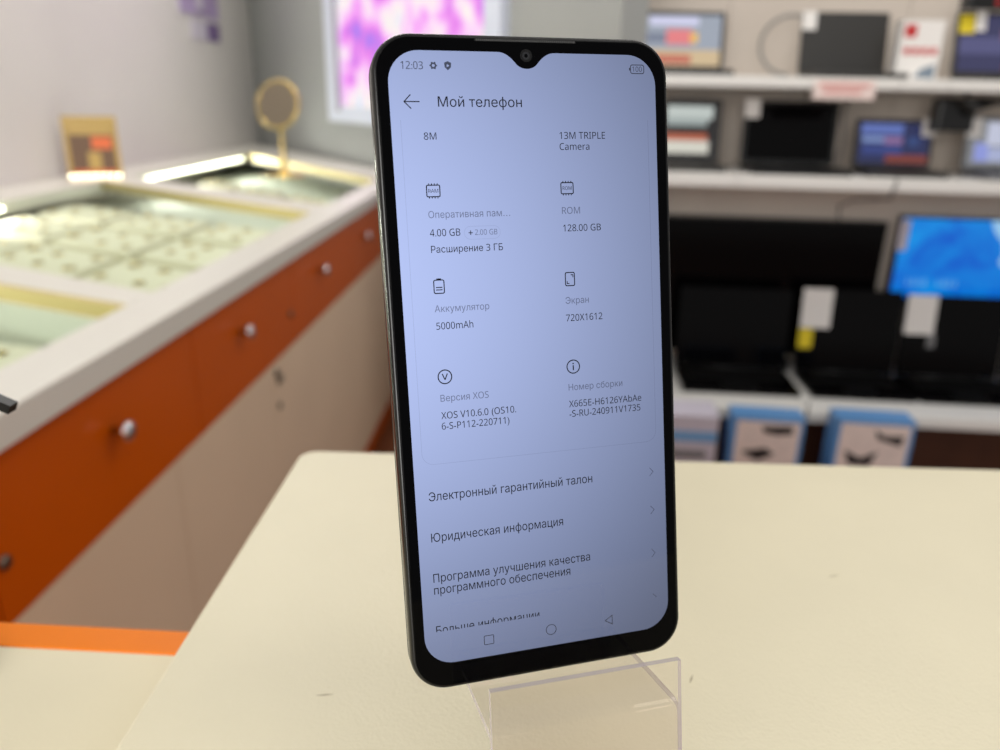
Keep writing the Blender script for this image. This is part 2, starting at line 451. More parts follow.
def text(s, x0, x1, base, cap, m_=None, bold=0.0, clip=None):
    cu = bpy.data.curves.new('text', 'FONT'); cu.body = sans(s); cu.resolution_u = 3; cu.offset = bold + 0.030; cu.fill_mode = 'NONE'
    tmp = bpy.data.objects.new('text_source', cu); col.objects.link(tmp)
    dg = bpy.context.evaluated_depsgraph_get()
    me0 = bpy.data.meshes.new_from_object(tmp.evaluated_get(dg))
    bpy.data.objects.remove(tmp); bpy.data.curves.remove(cu)
    me = fill_outlines(me0)
    xs = [v.co.x for v in me.vertices]; a, b_ = min(xs), max(xs)
    for v in me.vertices:
        v.co = ((x0 + (v.co.x - a) / (b_ - a) * (x1 - x0)) * mm, (base + v.co.y / 0.682 * cap + YB) * mm, ZT * mm)
    if clip is not None:
        bm = bmesh.new(); bm.from_mesh(me)
        bmesh.ops.bisect_plane(bm, geom=bm.verts[:] + bm.edges[:] + bm.faces[:], plane_co=(0, (clip + YB) * mm, 0), plane_no=(0, -1, 0), clear_outer=True)
        bm.to_mesh(me); bm.free()
    me.materials.clear(); me.materials.append(m_ or ink)
    o_ = bpy.data.objects.new('text_line', me); col.objects.link(o_); o_.parent = dsp
    return o_
def stroke(mb, p, q, w, ext=0.0):
    p, q = Vector(p), Vector(q); d = (q - p).normalized(); n = Vector((-d.y, d.x)) * w / 2; p = p - d * ext; q = q + d * ext
    mb.face([((v.x) * mm, (v.y + YB) * mm, ZT * mm) for v in (p + n, p - n, q - n, q + n)])
def loop(mb, pts, w):
    """closed outline of width w"""
    a = inset(pts, w / 2); c = inset(pts, -w / 2); n = len(pts)
    for i in range(n):
        j = (i + 1) % n
        mb.face([(v[0] * mm, (v[1] + YB) * mm, ZT * mm) for v in (c[i], c[j], a[j], a[i])])
def fill(mb, pts): mb.face([(v[0] * mm, (v[1] + YB) * mm, ZT * mm) for v in pts])
def circ(cx, cy, r, n=28): return [(cx + r * math.cos(2 * math.pi * k / n), cy + r * math.sin(2 * math.pi * k / n)) for k in range(n)]
def icon(mb, name='icon', m_=None): return mb.build(name, m_ or ink, dsp)

# status bar
text('12:03', -31.0, -25.7, 72.2, 1.7, inkm)
g = MB()
gp = []
for k in range(48):
    a = 2 * math.pi * k / 48; gp.append((-23.2 + (0.95 if math.cos(6 * a) > 0.1 else 0.74) * math.cos(a), 73.1 + (0.95 if math.cos(6 * a) > 0.1 else 0.74) * math.sin(a)))
gi = circ(-23.2, 73.1, 0.34, 48)
for k in range(48): fill(g, [gp[k], gp[(k + 1) % 48], gi[(k + 1) % 48], gi[k]])
icon(g, 'gear_icon', inkm)
g = MB(); shp = [(-19.7, 72.05), (-18.95, 72.75), (-18.85, 73.8), (-19.7, 74.15), (-20.55, 73.8), (-20.45, 72.75)]
tri = [(-19.95, 72.75), (-19.6, 72.95), (-19.3, 73.13), (-19.6, 73.32), (-19.95, 73.5), (-19.95, 73.1)]
o6 = [shp[0], shp[1], shp[2], shp[3], shp[4], shp[5]]; i6 = [tri[0], tri[1], tri[2], tri[3], tri[4], tri[5]]
for k in range(6): fill(g, [o6[k], o6[(k + 1) % 6], i6[(k + 1) % 6], i6[k]])
icon(g, 'shield_icon', inkm)
g = MB(); loop(g, rrect(27.5, 31.15, 72.05, 74.15, 0.5, 4), 0.22); fill(g, rrect(27.1, 27.4, 72.75, 73.45, 0.1, 2)); icon(g, 'battery_icon', inkm)
text('100', 28.0, 30.6, 72.5, 1.2, inkm, bold=0.02)
# title row
g = MB(); stroke(g, (-30.7, 64.75), (-27.0, 64.75), 0.25); stroke(g, (-30.75, 64.75), (-29.2, 66.3), 0.25, 0.1); stroke(g, (-30.75, 64.75), (-29.2, 63.2), 0.25, 0.1); icon(g, 'back_arrow_icon')
text('Мой телефон', -22.6, -1.65, 63.6, 2.25, bold=0.016)
# facts card
g = MB(); cpts = [(-31.85, 60.5)] + [(-31.85 + 2.9 - 2.9 * math.cos(math.radians(a)), -20.7 - 2.9 * math.sin(math.radians(a))) for a in range(0, 91, 15)] + \
    [(31.85 - 2.9 + 2.9 * math.sin(math.radians(a)), -20.7 - 2.9 * math.cos(math.radians(a))) for a in range(0, 91, 15)] + [(31.85, 60.5)]
for p, q in zip(cpts, cpts[1:]): stroke(g, p, q, 0.14)
icon(g, 'card_outline', inkl)
text('8M', -26.5, -23.45, 55.9, 1.6)
text('13M TRIPLE', 7.8, 20.0, 55.95, 1.6); text('Camera', 7.7, 15.65, 53.25, 1.6)
for nm, cx in (('RAM', -25.0), ('ROM', 9.25)):
    g = MB(); loop(g, rrect(cx - 1.62, cx + 1.62, 42.45, 45.2, 0.3, 3), 0.26)
    for k in range(4):
        x = cx - 1.05 + 0.7 * k
        stroke(g, (x, 45.3), (x, 45.62), 0.22); stroke(g, (x, 42.35), (x, 42.03), 0.22)
    icon(g, 'memory_chip_icon'); text(nm, cx - 1.2, cx + 1.2, 43.4, 0.85, bold=0.015)
text('Оперативная пам…', -26.55, -6.0, 37.35, 1.6, inkg)
text('4.00 GB', -26.45, -18.9, 32.95, 1.65)
g = MB(); loop(g, rrect(-17.9, -8.75, 31.95, 35.1, 1.55, 6), 0.13); icon(g, 'pill_outline', inkl)
g = MB(); stroke(g, (-16.85, 33.55), (-15.75, 33.55), 0.24); stroke(g, (-16.3, 33.0), (-16.3, 34.1), 0.24); icon(g, 'plus_icon', inkm)
text('2.00 GB', -15.2, -9.5, 32.95, 1.28, inkg)
text('Расширение 3 ГБ', -26.4, -8.25, 29.0, 1.6)
text('ROM', 7.65, 12.5, 37.45, 1.6, inkg); text('128.00 GB', 7.8, 18.0, 33.05, 1.62)
g = MB(); loop(g, rrect(-26.25, -23.7, 19.1, 22.35, 0.4, 3), 0.26); fill(g, rrect(-25.55, -24.4, 22.35, 22.75, 0.1, 2))
stroke(g, (-25.75, 19.95), (-24.15, 19.95), 0.24); stroke(g, (-25.75, 20.55), (-24.15, 20.55), 0.24); icon(g, 'battery_icon')
text('Аккумулятор', -26.4, -12.55, 14.5, 1.6, inkg); text('5000mAh', -26.25, -16.9, 10.2, 1.65)
g = MB(); loop(g, rrect(7.85, 10.3, 19.3, 22.65, 0.35, 3), 0.26)
stroke(g, (9.3, 22.05), (9.95, 22.05), 0.22); stroke(g, (9.9, 22.1), (9.9, 21.4), 0.22); stroke(g, (8.25, 19.85), (8.9, 19.85), 0.22); stroke(g, (8.3, 19.8), (8.3, 20.5), 0.22); icon(g, 'screen_icon')
text('Экран', 7.65, 14.0, 14.7, 1.6, inkg); text('720X1612', 7.6, 17.6, 10.2, 1.65)
g = MB(); loop(g, circ(-24.85, -1.65, 1.72), 0.28); stroke(g, (-25.5, -0.85), (-24.85, -2.4), 0.26); stroke(g, (-24.2, -0.85), (-24.85, -2.4), 0.26); icon(g, 'version_icon')
text('Версия XOS', -26.3, -13.9, -7.85, 1.62, inkg)
text('XOS V10.6.0 (OS10.', -26.35, -6.9, -12.25, 1.65); text('6-S-P112-220711)', -26.4, -8.8, -14.95, 1.65)
g = MB(); loop(g, circ(9.05, -1.65, 1.72), 0.28); fill(g, circ(9.05, -0.85, 0.2, 10)); stroke(g, (9.05, -1.3), (9.05, -2.6), 0.32); icon(g, 'info_icon')
text('Номер сборки', 7.55, 22.6, -7.85, 1.62, inkg)
text('X665E-H6126YAbAe', 7.5, 27.9, -12.25, 1.65); text('-S-RU-240911V1735', 7.5, 27.55, -14.85, 1.65)
# list
text('Электронный гарантийный талон', -30.8, 13.15, -33.0, 2.15); text('Юридическая информация', -30.85, 4.5, -43.7, 2.15)
text('Программа улучшения качества', -30.95, 11.7, -54.4, 2.15); text('программного обеспечения', -30.95, 5.95, -57.6, 2.15)
text('Больше информации', -31.05, -3.2, -68.4, 2.15, clip=-67.7)
for yc in (-32.0, -42.65, -54.85):
    g = MB(); stroke(g, (29.75, yc + 1.1), (30.75, yc), 0.17, 0.05); stroke(g, (29.75, yc - 1.1), (30.75, yc), 0.17, 0.05); icon(g, 'chevron_icon', inkg)
g = MB(); stroke(g, (29.75, -66.6), (30.75, -67.65), 0.17); icon(g, 'chevron_icon', inkg)
# navigation keys
g = MB(); loop(g, rrect(-18.55, -16.0, -73.25, -70.85, 0.2, 2), 0.2); icon(g, 'recent_apps_key', inkm)
g = MB(); loop(g, circ(-0.1, -72.05, 1.4), 0.2); icon(g, 'home_key', inkm)
g = MB(); loop(g, [(15.4, -72.1), (17.45, -73.35), (17.45, -70.85)], 0.2); icon(g, 'back_key', inkm)

# ------------------------------------------------------------------ clear acrylic stand
PHI = math.atan2(ax.y, ax.x)
P0 = T0 - ay * (84.05 / 1000)
st = empty('phone_stand', (P0.x, P0.y, TZ), PHI, 'clear bent acrylic stand with a front lip holding the phone', 'stand')
LEAN = math.asin(an.z); zl0 = P0.z - TZ
def q(y, n):                                   # phone-side coordinates (mm, y from the phone's lower edge, n towards the viewer) -> stand frame (forward, z)
    return (n * math.cos(LEAN) - y * math.sin(LEAN), zl0 * 1000 + y * math.cos(LEAN) + n * math.sin(LEAN))
def sheet_path(corners, r, seg=6):
    pts = []
    for i, c in enumerate(corners):
        if i in (0, len(corners) - 1): pts.append(Vector(c)); continue
        c = Vector(c); a = (Vector(corners[i - 1]) - c).normalized(); b_ = (Vector(corners[i + 1]) - c).normalized()
        p, qq = c + a * r, c + b_ * r
        for k in range(seg + 1):
            t_ = k / seg; pts.append(p * (1 - t_) ** 2 + c * 2 * t_ * (1 - t_) + qq * t_ ** 2)
    return pts
def sheet(name, path, th, x0, x1, parent):
    o_ = MB(); L_ = []; R_ = []
    for i, p in enumerate(path):
        d = (path[min(i + 1, len(path) - 1)] - path[max(i - 1, 0)]).normalized(); n = Vector((-d.y, d.x)) * th / 2
        L_.append(p + n); R_.append(p - n)
    def V(x, p): return (x * mm, -p.x * mm, p.y * mm)
    for i in range(len(path) - 1):
        o_.face([V(x0, L_[i]), V(x1, L_[i]), V(x1, L_[i + 1]), V(x0, L_[i + 1])], 0, True)
        o_.face([V(x0, R_[i]), V(x0, R_[i + 1]), V(x1, R_[i + 1]), V(x1, R_[i])], 0, True)
        for x in (x0, x1): o_.face([V(x, L_[i]), V(x, L_[i + 1]), V(x, R_[i + 1]), V(x, R_[i])], 1)
    for i in (0, -1): o_.face([V(x0, L_[i]), V(x1, L_[i]), V(x1, R_[i]), V(x0, R_[i])], 1)
    return o_.build(name, ['acrylic', 'acredge'], parent)
f_end = q(-1.3, 23.0); gz = 1.2
fx = f_end[0] + (f_end[1] - gz) * math.tan(LEAN)
sheet('bent_sheet', sheet_path([q(78, -10.0), q(-1.3, -10.0), f_end, (fx, gz), (fx + 62, gz)], 3.0), 2.0, -23.0, 25.3, st)
sheet('front_lip_plate', [Vector(q(12.0, 25.2)), Vector(q(-5, 25.2)), Vector(q(-20, 25.2)), Vector(q(-26, 25.2))], 1.8, -23.4, 24.4, st)

# ------------------------------------------------------------------ jewellery display counter along the white wall
dc = empty('display_counter', (-0.575, 0.2, 0), 0, 'long white glass-topped jewellery counter with orange drawers and beige doors', 'counter')
def L(pts): return [(x + 0.575, y - 0.2) for x, y in pts]
CT = H(0.865); RT = 0.042
XF, XI, XR, XW = -0.575, -0.668, -1.655, -1.875
YN, YF = 0.2, 3.46
def bk(x): return 3.46 + (-0.575 - x) * 1.365           # far end follows the grey wall
MB().prism(L([(XI, YN), (XF, YN), (XF, bk(XF)), (XI, bk(XI))]), CT - RT, CT, bevel=0.004).build('front_rail', 'rail', dc)
MB().prism(L([(XW, YN), (XR, YN), (XR, bk(XR)), (XW, bk(XW))]), CT - RT, CT, bevel=0.004).build('rear_rail', 'rail', dc)
def dn(x): return 1.193 - (x + 0.66) * 0.39
def df(x): return 1.300 - (x + 0.717) * 0.45
def d1n(x): return 2.268 - (x + 0.661) * 0.655
def d1f(x): return 2.404 - (x + 0.645) * 0.70
def bi(x): return 3.274 - (x + 0.693) * 1.22
E0 = 0.0005
for a, b_, nm in ((dn, df, 'divider'), (d1n, d1f, 'divider'), (bi, bk, 'end_rail')):
    MB().prism(L([(XR + E0, a(XR)), (XI - E0, a(XI)), (XI - E0, b_(XI)), (XR + E0, b_(XR))]), CT - RT, CT, bevel=0.003).build(nm, 'rail', dc)
    # brass-coloured strip on the near side of each divider
    MB().prism(L([(XR + E0, a(XR) - 0.016), (XI - E0, a(XI) - 0.016), (XI - E0, a(XI) - 0.0005), (XR + E0, a(XR) - 0.0005)]), CT - 0.03, CT - 0.002).build('brass_strip', 'goldsat', dc)
bays = [(lambda x: YN + 0.05, dn), (df, d1n), (d1f, bi)]
for a, b_ in bays:
    MB().prism(L([(XR + E0, a(XR)), (XI - E0, a(XI)), (XI - E0, b_(XI) - 0.0165), (XR + E0, b_(XR) - 0.0165)]), CT - 0.012, CT - 0.006, mi=1).build('glass_pane', ['glass', 'glass_under'], dc)
    bpy.data.objects[dc.children[-1].name].data.polygons[-1].material_index = 0
MB().prism(L([(XI, YN), (XI, YN + 0.05), (XR, YN + 0.05), (XR, YN)][::-1]), CT - RT, CT).build('near_rail', 'rail', dc)
CF = CT - 0.125
MB().prism(L([(XW, YN), (XI, YN), (XI, bk(XI) - 0.01), (XW, bk(XW) - 0.01)]), CF - 0.02, CF).build('case_floor', 'case', dc)
MB().prism(L([(XI - 0.004, YN), (XI + 0.06, YN), (XI + 0.06, bk(XI + 0.06) - 0.02), (XI - 0.004, bk(XI) - 0.02)]), 0.10, CT - RT - 0.001).build('carcass', 'door', dc)
FX = -0.590
seams = [0.2, 0.695, 1.24, 1.81, 2.42, 2.98, 3.44]
zd0, zd1 = H(0.612), CT - RT - 0.004
for i, (a, b_) in enumerate(zip(seams, seams[1:])):
    d = MB().box(FX - 0.012 + 0.575, FX + 0.575, a - 0.2 + 0.0015, b_ - 0.2 - 0.0015, zd0, zd1).build('drawer', 'orange', dc)
    ky = [0.46, 0.966, 1.453, 2.040, 2.588, 3.12][i] - 0.2
    kn = MB().lathe([(0.006, 0), (0.006, 0.012), (0.012, 0.015), (0.0155, 0.022), (0.013, 0.028), (0.005, 0.031)], 20).build('knob', 'chrome', d, loc=(FX + 0.575, ky, H(0.742)), rot=(0, math.radians(90), 0))
    if i in (1, 2): MB().lathe([(0.009, 0), (0.009, 0.004), (0.007, 0.006)], 16).build('lock', 'steel', d, loc=(FX + 0.575, [0, 0.715, 1.776][i] - 0.2, H(0.69)), rot=(0, math.radians(90), 0))
dseams = [0.2, 0.62, 1.135, 1.62, 2.1, 2.6, 3.1, 3.44]
zb = H(-0.02)
for i, (a, b_) in enumerate(zip(dseams, dseams[1:])):
    d = MB().box(FX - 0.012 + 0.575, FX + 0.575, a - 0.2 + 0.001, b_ - 0.2 - 0.001, zb, zd0 - 0.003).build('cupboard_door', 'door', dc)
    if i == 3:
        MB().lathe([(0.011, 0), (0.011, 0.004), (0.008, 0.006)], 16).build('lock', 'steel', d, loc=(FX + 0.575, 1.645 - 0.2, H(0.585)), rot=(0, math.radians(90), 0))
        MB().box(0, 0.003, -0.012, 0.024, -0.008, 0.008).build('lock_plate', 'steel', d, loc=(FX + 0.575, 1.66 - 0.2, H(0.560)))
        MB().lathe([(0.009, 0), (0.009, 0.004)], 16).build('lock', 'steel', d, loc=(FX + 0.575, 1.65 - 0.2, H(0.50)), rot=(0, math.radians(90), 0))
MB().box(-0.035, -0.023, 0, 3.2, 0.0, zb - 0.003).build('kickboard', 'orange', dc)

# trays of jewellery inside the case
def tray(x0, y0, w, d, sk, label, group, seed):
    t = empty('jewellery_tray', (x0, y0, CF + 0.001), 0, label, 'tray', group)
    rr = random.Random(seed); hgt = 0.07
    def Q(u, v): return (-u * w, v * d + u * w * sk)
    MB().prism([Q(0, 0), Q(0, 1), Q(1, 1), Q(1, 0)], 0, hgt, bevel=0.004).build('pad', 'pad', t)
    for k in range(6):
        u, v = (k % 3 + 0.5) / 3 + rr.uniform(-0.06, 0.06), (k // 3 + 0.5) / 2 + rr.uniform(-0.06, 0.06); c = Q(u, v); r = rr.uniform(0.009, 0.016)
        pth = [(c[0] + r * math.cos(a) * 0.9, c[1] + r * math.sin(a), hgt + 0.003) for a in [2 * math.pi * j / 12 for j in range(13)]]
        MB().tube(pth, 0.002, 5).build('gold_ring', 'gold', t)
    return t
GT = 'cream jewellery trays in the middle glass bay'
k = 0
for r_, yy in enumerate((1.40, 1.68, 1.96)):
    for c_ in range(3):
        x = XI - 0.03 - c_ * 0.32
        tray(x, yy + 0.02 + c_ * 0.32 * 0.5, 0.28, 0.22, 0.5, 'cream jewellery tray with gold rings under the middle counter glass', GT, k); k += 1
for r_, yy in enumerate((0.66, 0.90)):
    for c_ in range(3):
        tray(XI - 0.03 - c_ * 0.28, yy + c_ * 0.05, 0.25, 0.20, 0.2, 'cream jewellery tray with gold rings under the counter glass beside the low cream counter', 'cream jewellery trays in the bay by the lower counter', k); k += 1
for c_ in range(3):
    tray(XI - 0.10 - c_ * 0.26, 2.75 + c_ * 0.26 * 0.9, 0.20, 0.16, 0.8, 'cream jewellery tray with gold rings below the gold mirror', 'cream jewellery trays in the far bay by the mirror', k); k += 1

# LED strips inside the case
def led_strip(p, q_, n, label, r=0.0042, power=3.0):
    p, q_ = Vector(p), Vector(q_)
    s = empty('led_strip', p, 0, label, 'lamp')
    d = q_ - p; nrm = Vector((d.y, -d.x, 0)).normalized()
    if nrm.x < 0: nrm = -nrm
    MB().prism([(0, 0), (nrm.x * 0.004, nrm.y * 0.004), (d.x + nrm.x * 0.004, d.y + nrm.y * 0.004), (d.x, d.y)], -0.008, 0.008).build('backing', 'white', s)
    base = MB().lathe([(r, 0), (r, 0.003), (r * 0.7, 0.006), (0.0005, 0.0065)], 10).build('led', 'led', s)
    ang = math.atan2(nrm.y, nrm.x)
    for i in range(n):
        o_ = base if i == 0 else base.copy()
        if i: col.objects.link(o_); o_.parent = s
        v = d * (i + 0.5) / n + nrm * 0.004
        o_.location = v; o_.rotation_euler = (0, math.radians(90), ang)
    l = area('led_strip_light', p + d / 2 + nrm * 0.02 + Vector((0, 0, 0.0)), d.length, 0.02, power, (1, 0.98, 0.93))
    l.rotation_euler = Matrix((d.normalized(), nrm.cross(Vector((0, 0, 1))).cross(d.normalized()) * 0 + Vector((0, 0, 1)), -nrm)).transposed().to_euler() if False else (nrm * -1).to_track_quat('Z', 'Y').to_euler()
    return s
LEDZ = CT - 0.024
led_strip((XR + 0.004, d1f(XR) + 0.06, LEDZ), (XR + 0.004, bi(XR) - 0.1, LEDZ), 30, 'row of white LEDs under the far counter glass by the mirror', power=3.2)
led_strip((XR + 0.004, df(XR) + 0.05, LEDZ), (XR + 0.004, 2.33, LEDZ), 12, 'row of white LEDs under the middle counter glass', power=1.6)
led_strip((XR + 0.004, 0.5, LEDZ), (XR + 0.004, dn(XR) - 0.05, LEDZ), 24, 'row of white LEDs under the counter glass beside the low cream counter', power=2.2)

# gold sign with a lit base on the rear rail
sg = empty('gold_sign', (-1.742, 3.031, CT + 0.001), math.radians(24), 'gold framed price sign with a lit base on the glass counter', 'sign')
MB().box(-0.105, 0.105, -0.02, 0.02, 0, 0.012).build('base', 'goldsat', sg)
MB().box(-0.102, 0.102, -0.004, 0.004, 0.012, 0.238).build('panel', 'brown', sg)
f_ = MB(); f_.box(-0.105, -0.088, -0.007, 0.007, 0.012, 0.24).box(0.088, 0.105, -0.007, 0.007, 0.012, 0.24).box(-0.088, 0.088, -0.007, 0.007, 0.205, 0.24).build('frame', 'goldprint', sg)
MB().box(-0.085, 0.085, -0.006, -0.004, 0.168, 0.203).build('heading', 'goldprint', sg)
MB().box(-0.07, 0.0, -0.0065, -0.004, 0.118, 0.156).build('print', 'brown', sg)
MB().box(0.0, 0.08, -0.0065, -0.004, 0.112, 0.160).build('print', 'orangeprint', sg)
MB().box(-0.02, 0.03, -0.0065, -0.004, 0.03, 0.10).build('print', 'goldprint', sg)
MB().box(-0.085, 0.085, -0.0065, -0.004, 0.013, 0.028).build('print', 'orangeprint', sg)
sg.scale = (0.9, 0.9, 0.95)
lb = MB().lathe([(0.0034, 0), (0.0034, 0.003), (0.0022, 0.005), (0.0005, 0.0055)], 10).build('led', 'led', sg, loc=(-0.0935, -0.02, 0.007), rot=(math.radians(90), 0, 0))
for i in range(1, 8):
    o_ = lb.copy(); col.objects.link(o_); o_.parent = sg; o_.location.x = -0.0935 + i * 0.0267

# round gold table mirror
mr = empty('round_mirror', (-1.058, 3.25, CT + 0.001), math.radians(-14), 'round gold table mirror on a slim stem on the glass counter', 'mirror')
MB().lathe([(0.001, 0), (0.088, 0), (0.088, 0.006), (0.07, 0.014), (0.02, 0.02), (0.013, 0.035)], 32).build('base', 'gold', mr)
MB().lathe([(0.011, 0.03), (0.013, 0.06), (0.011, 0.085), (0.008, 0.10), (0.008, 0.19), (0.011, 0.205)], 16).build('stem', 'gold', mr)
hd = empty('mirror_head', (0.0, -0.012, 0.283)); hd.parent = mr; hd.rotation_euler = (math.radians(78), 0, 0)
R0 = 0.092
rg = []
for j in range(33):
    a = 2 * math.pi * j / 32; rg.append((R0 * math.cos(a), R0 * math.sin(a), 0))
MB().tube(rg, 0.0075, 10).build('rim', 'gold', hd)
MB().lathe([(R0 - 0.004, -0.006), (R0 - 0.004, 0.006)], 40).build('mirror_glass', 'mirror', hd)
MB().lathe([(0.03, -0.016), (R0, -0.012), (R0 + 0.004, -0.004), (R0, -0.002)], 32).build('back_shell', 'gold', hd)

# ------------------------------------------------------------------ shelving with laptops on the far side
SA = math.radians(-2)
def S(u, d, z): return (0.9 + u * math.cos(SA) - d * math.sin(SA), 2.45 + u * math.sin(SA) + d * math.cos(SA), H(z))
su = empty('shelving_unit', S(0, 0, -FLOOR_DROP), SA, 'white metal shop shelving with beige back panels holding laptops', 'shelving')
def sz(z): return H(z)
UL, UR = -0.72, 1.30
def board(u0, u1, d0, d1, z0, z1):
    b_ = MB(); b_.box(u0 + 0.001, u1 - 0.001, d0, d1, z0, z1); return b_.build('shelf_board', 'shelf', su)
for us, d0, z0, z1 in (((UL, 0.152, 0.288, UR), 0.0, 1.240, 1.272), ((UL, -0.286, 0.199, UR), 0.0, 0.950, 0.990), ((UL, 0.004, 0.551, UR), -0.12, 0.225, 0.264)):
    for a, b_ in zip(us, us[1:]):
        board(a, b_, d0, 0.418, sz(z0), sz(z1))
        MB().box(a + 0.001, b_ - 0.001, d0 - 0.006, d0 - 0.0005, sz(z0) + 0.004, sz(z1) - 0.004).build('price_rail', 'shelf', su)
for a, b_ in ((UL, -0.286), (-0.284, 0.30), (0.302, 0.90), (0.902, UR)):
    for z0, z1 in ((0.03, 0.42), (0.422, 0.93), (0.932, 1.23), (1.232, 1.9)):
        MB().box(a, b_, 0.42, 0.435, sz(z0), sz(z1)).build('back_panel', 'panel', su)
for u_ in (-0.71, UR - 0.04):
    up = MB().box(u_, u_ + 0.05, 0.385 if u_ < 0 else 0.402, 0.419, 0.0, sz(1.9)).build('upright', 'shelf', su)
    if u_ < 0:
        for k in range(24):
            zz = sz(0.95) + k * 0.04
            MB().box(u_ + 0.02, u_ + 0.028, 0.3835, 0.385, zz, zz + 0.022).build('slot', 'darkgrey', up)
MB().box(UL, UR, -0.02, 0.0, 0.0, sz(0.22)).build('kick_panel', mat('dark_brown_kick', (70, 40, 26), 0.4, vary=0.15, vscale=10), su)

def screen_blocks(name, parent, w, h, blocks, y=-0.0045):
    """flat picture on a screen: coloured areas, corner-to-corner fractions"""
    mats_, o_ = [], MB()
    for i, (x0, x1, z0, z1, m_) in enumerate(blocks):
        mats_.append(m_); yy = y - 0.00025 * i
        o_.face([((x0 - 0.5) * w, yy, z0 * h), ((x1 - 0.5) * w, yy, z0 * h), ((x1 - 0.5) * w, yy, z1 * h), ((x0 - 0.5) * w, yy, z1 * h)], i)
    return o_.build(name, mats_, parent)
EM = {}
def em_(rgb, s=1.0):
    key = (rgb, s)
    if key not in EM: EM[key] = emit('screen_%d_%d_%d' % rgb, rgb, s, 0.25)
    return EM[key]

def laptop(u, d, z, w, lid, tilt, label, blocks=None, base_d=0.2, yaw=0.0, body='darkgrey', screen='blackg', bez=0.012, tags=()):
    t = empty('laptop', S(u, d, z + 0.0005), SA + yaw, label, 'laptop')
    MB().prism(rrect(-w / 2, w / 2, -base_d, 0.0, 0.008, 3), 0, 0.016, bevel=0.002).build('base', body, t)
    kb = MB().box(-w * 0.42, w * 0.42, -base_d * 0.55, -base_d * 0.12, 0.016, 0.0175).build('keyboard', 'black', t)
    MB().box(-w * 0.15, w * 0.15, -base_d * 0.92, -base_d * 0.62, 0.016, 0.0165).build('touchpad', 'black', t)
    MB().tube([(-w * 0.35, 0.0, 0.016), (w * 0.35, 0.0, 0.016)], 0.005, 8).build('hinge', 'black', t)
    ld = MB()
    p = rrect(-w / 2, w / 2, 0.0, lid, 0.007, 3)
    ld.loft([[(x, 0.004, y) for x, y in p], [(x, -0.003, y) for x, y in p]], smooth=False)
    lo = ld.build('lid', body, t, loc=(0, 0.0, 0.018), rot=(-math.radians(tilt), 0, 0))
    sw, sh_ = w - 2 * bez, lid - 2 * bez
    sc = MB().box(-sw / 2, sw / 2, -0.0042, -0.003, bez, lid - bez).build('screen', screen, lo)
    if blocks: screen_blocks('screen_image', lo, sw, sh_, [(a, b_, c, d_, m_) for a, b_, c, d_, m_ in blocks], -0.0046).location.z = bez
    for (x0, x1, z0, z1, m_) in tags:
        tg = MB().box(x0 * w - w / 2, x1 * w - w / 2, -0.0075, -0.0062, z0 * lid, z1 * lid).build('price_tag', m_, lo)
    return t

SH1, SH2, SH3 = 1.272, 0.990, 0.264
laptop(-0.460, 0.20, SH1, 0.262, 0.178, 12, 'open laptop with a pale bright page in red and yellow on the top shelf', [
    (0, 1, 0, 1, em_((150, 158, 172))), (0.05, 0.7, 0.80, 0.96, em_((206, 206, 234))), (0.28, 0.62, 0.42, 0.72, em_((222, 120, 124))), (0.6, 0.7, 0.45, 0.66, em_((226, 180, 90))),
    (0, 1, 0.0, 0.32, em_((202, 178, 140))), (0.05, 0.62, 0.04, 0.22, em_((190, 104, 84))), (0.02, 0.28, 0.46, 0.64, em_((112, 120, 140)))], tags=())
laptop(0.040, 0.20, SH1, 0.265, 0.182, 12, 'open laptop with a blank dark grey screen on the top shelf', screen='screen_off', bez=0.006, tags=((0.0, 0.16, 0.70, 1.0, 'white'),))
laptop(0.500, 0.20, SH1, 0.250, 0.188, 12, 'open laptop with a dark navy screen and yellow tag on the top shelf', [
    (0, 1, 0, 1, em_((58, 58, 92))), (0.0, 1, 0.32, 0.62, em_((84, 84, 124))), (0.55, 0.95, 0.55, 0.78, em_((120, 88, 118))), (0.62, 1, 0.0, 0.16, em_((120, 56, 50)))], tags=((0.03, 0.21, 0.66, 0.95, 'yellow'), (0.22, 0.34, 0.70, 1.02, 'white')))
laptop(-0.405, 0.20, SH2, 0.19, 0.198, 8, 'open laptop showing white and orange shapes on the middle shelf', [
    (0, 1, 0, 1, em_((22, 20, 22))), (0.0, 0.9, 0.70, 0.94, em_((186, 194, 190))), (0.0, 0.8, 0.58, 0.72, em_((150, 160, 158))), (0, 0.82, 0.30, 0.44, em_((176, 92, 64))), (0, 0.86, 0.08, 0.31, em_((206, 204, 192)))], base_d=0.16)
laptop(-0.088, 0.20, SH2, 0.300, 0.198, 8, 'open laptop with a switched-off glossy black screen on the middle shelf', screen='blackg', body='black', tags=((0.0, 0.16, 0.72, 1.02, 'white'),))
laptop(0.238, 0.18, SH2, 0.242, 0.150, 10, 'small open laptop with a dark blue page on the middle shelf', [
    (0, 1, 0, 1, em_((40, 46, 86))), (0.02, 0.62, 0.72, 0.98, em_((92, 110, 176))), (0.04, 0.36, 0.52, 0.66, em_((120, 140, 190))), (0.36, 0.62, 0.48, 0.66, em_((134, 104, 150))), (0.05, 0.62, 0.24, 0.44, em_((52, 66, 128))), (0.4, 1, 0.02, 0.22, em_((122, 58, 46))), (0.7, 0.85, 0.45, 0.66, em_((50, 70, 120)))], base_d=0.15, tags=((0.84, 1.02, 0.66, 1.02, 'white'),))
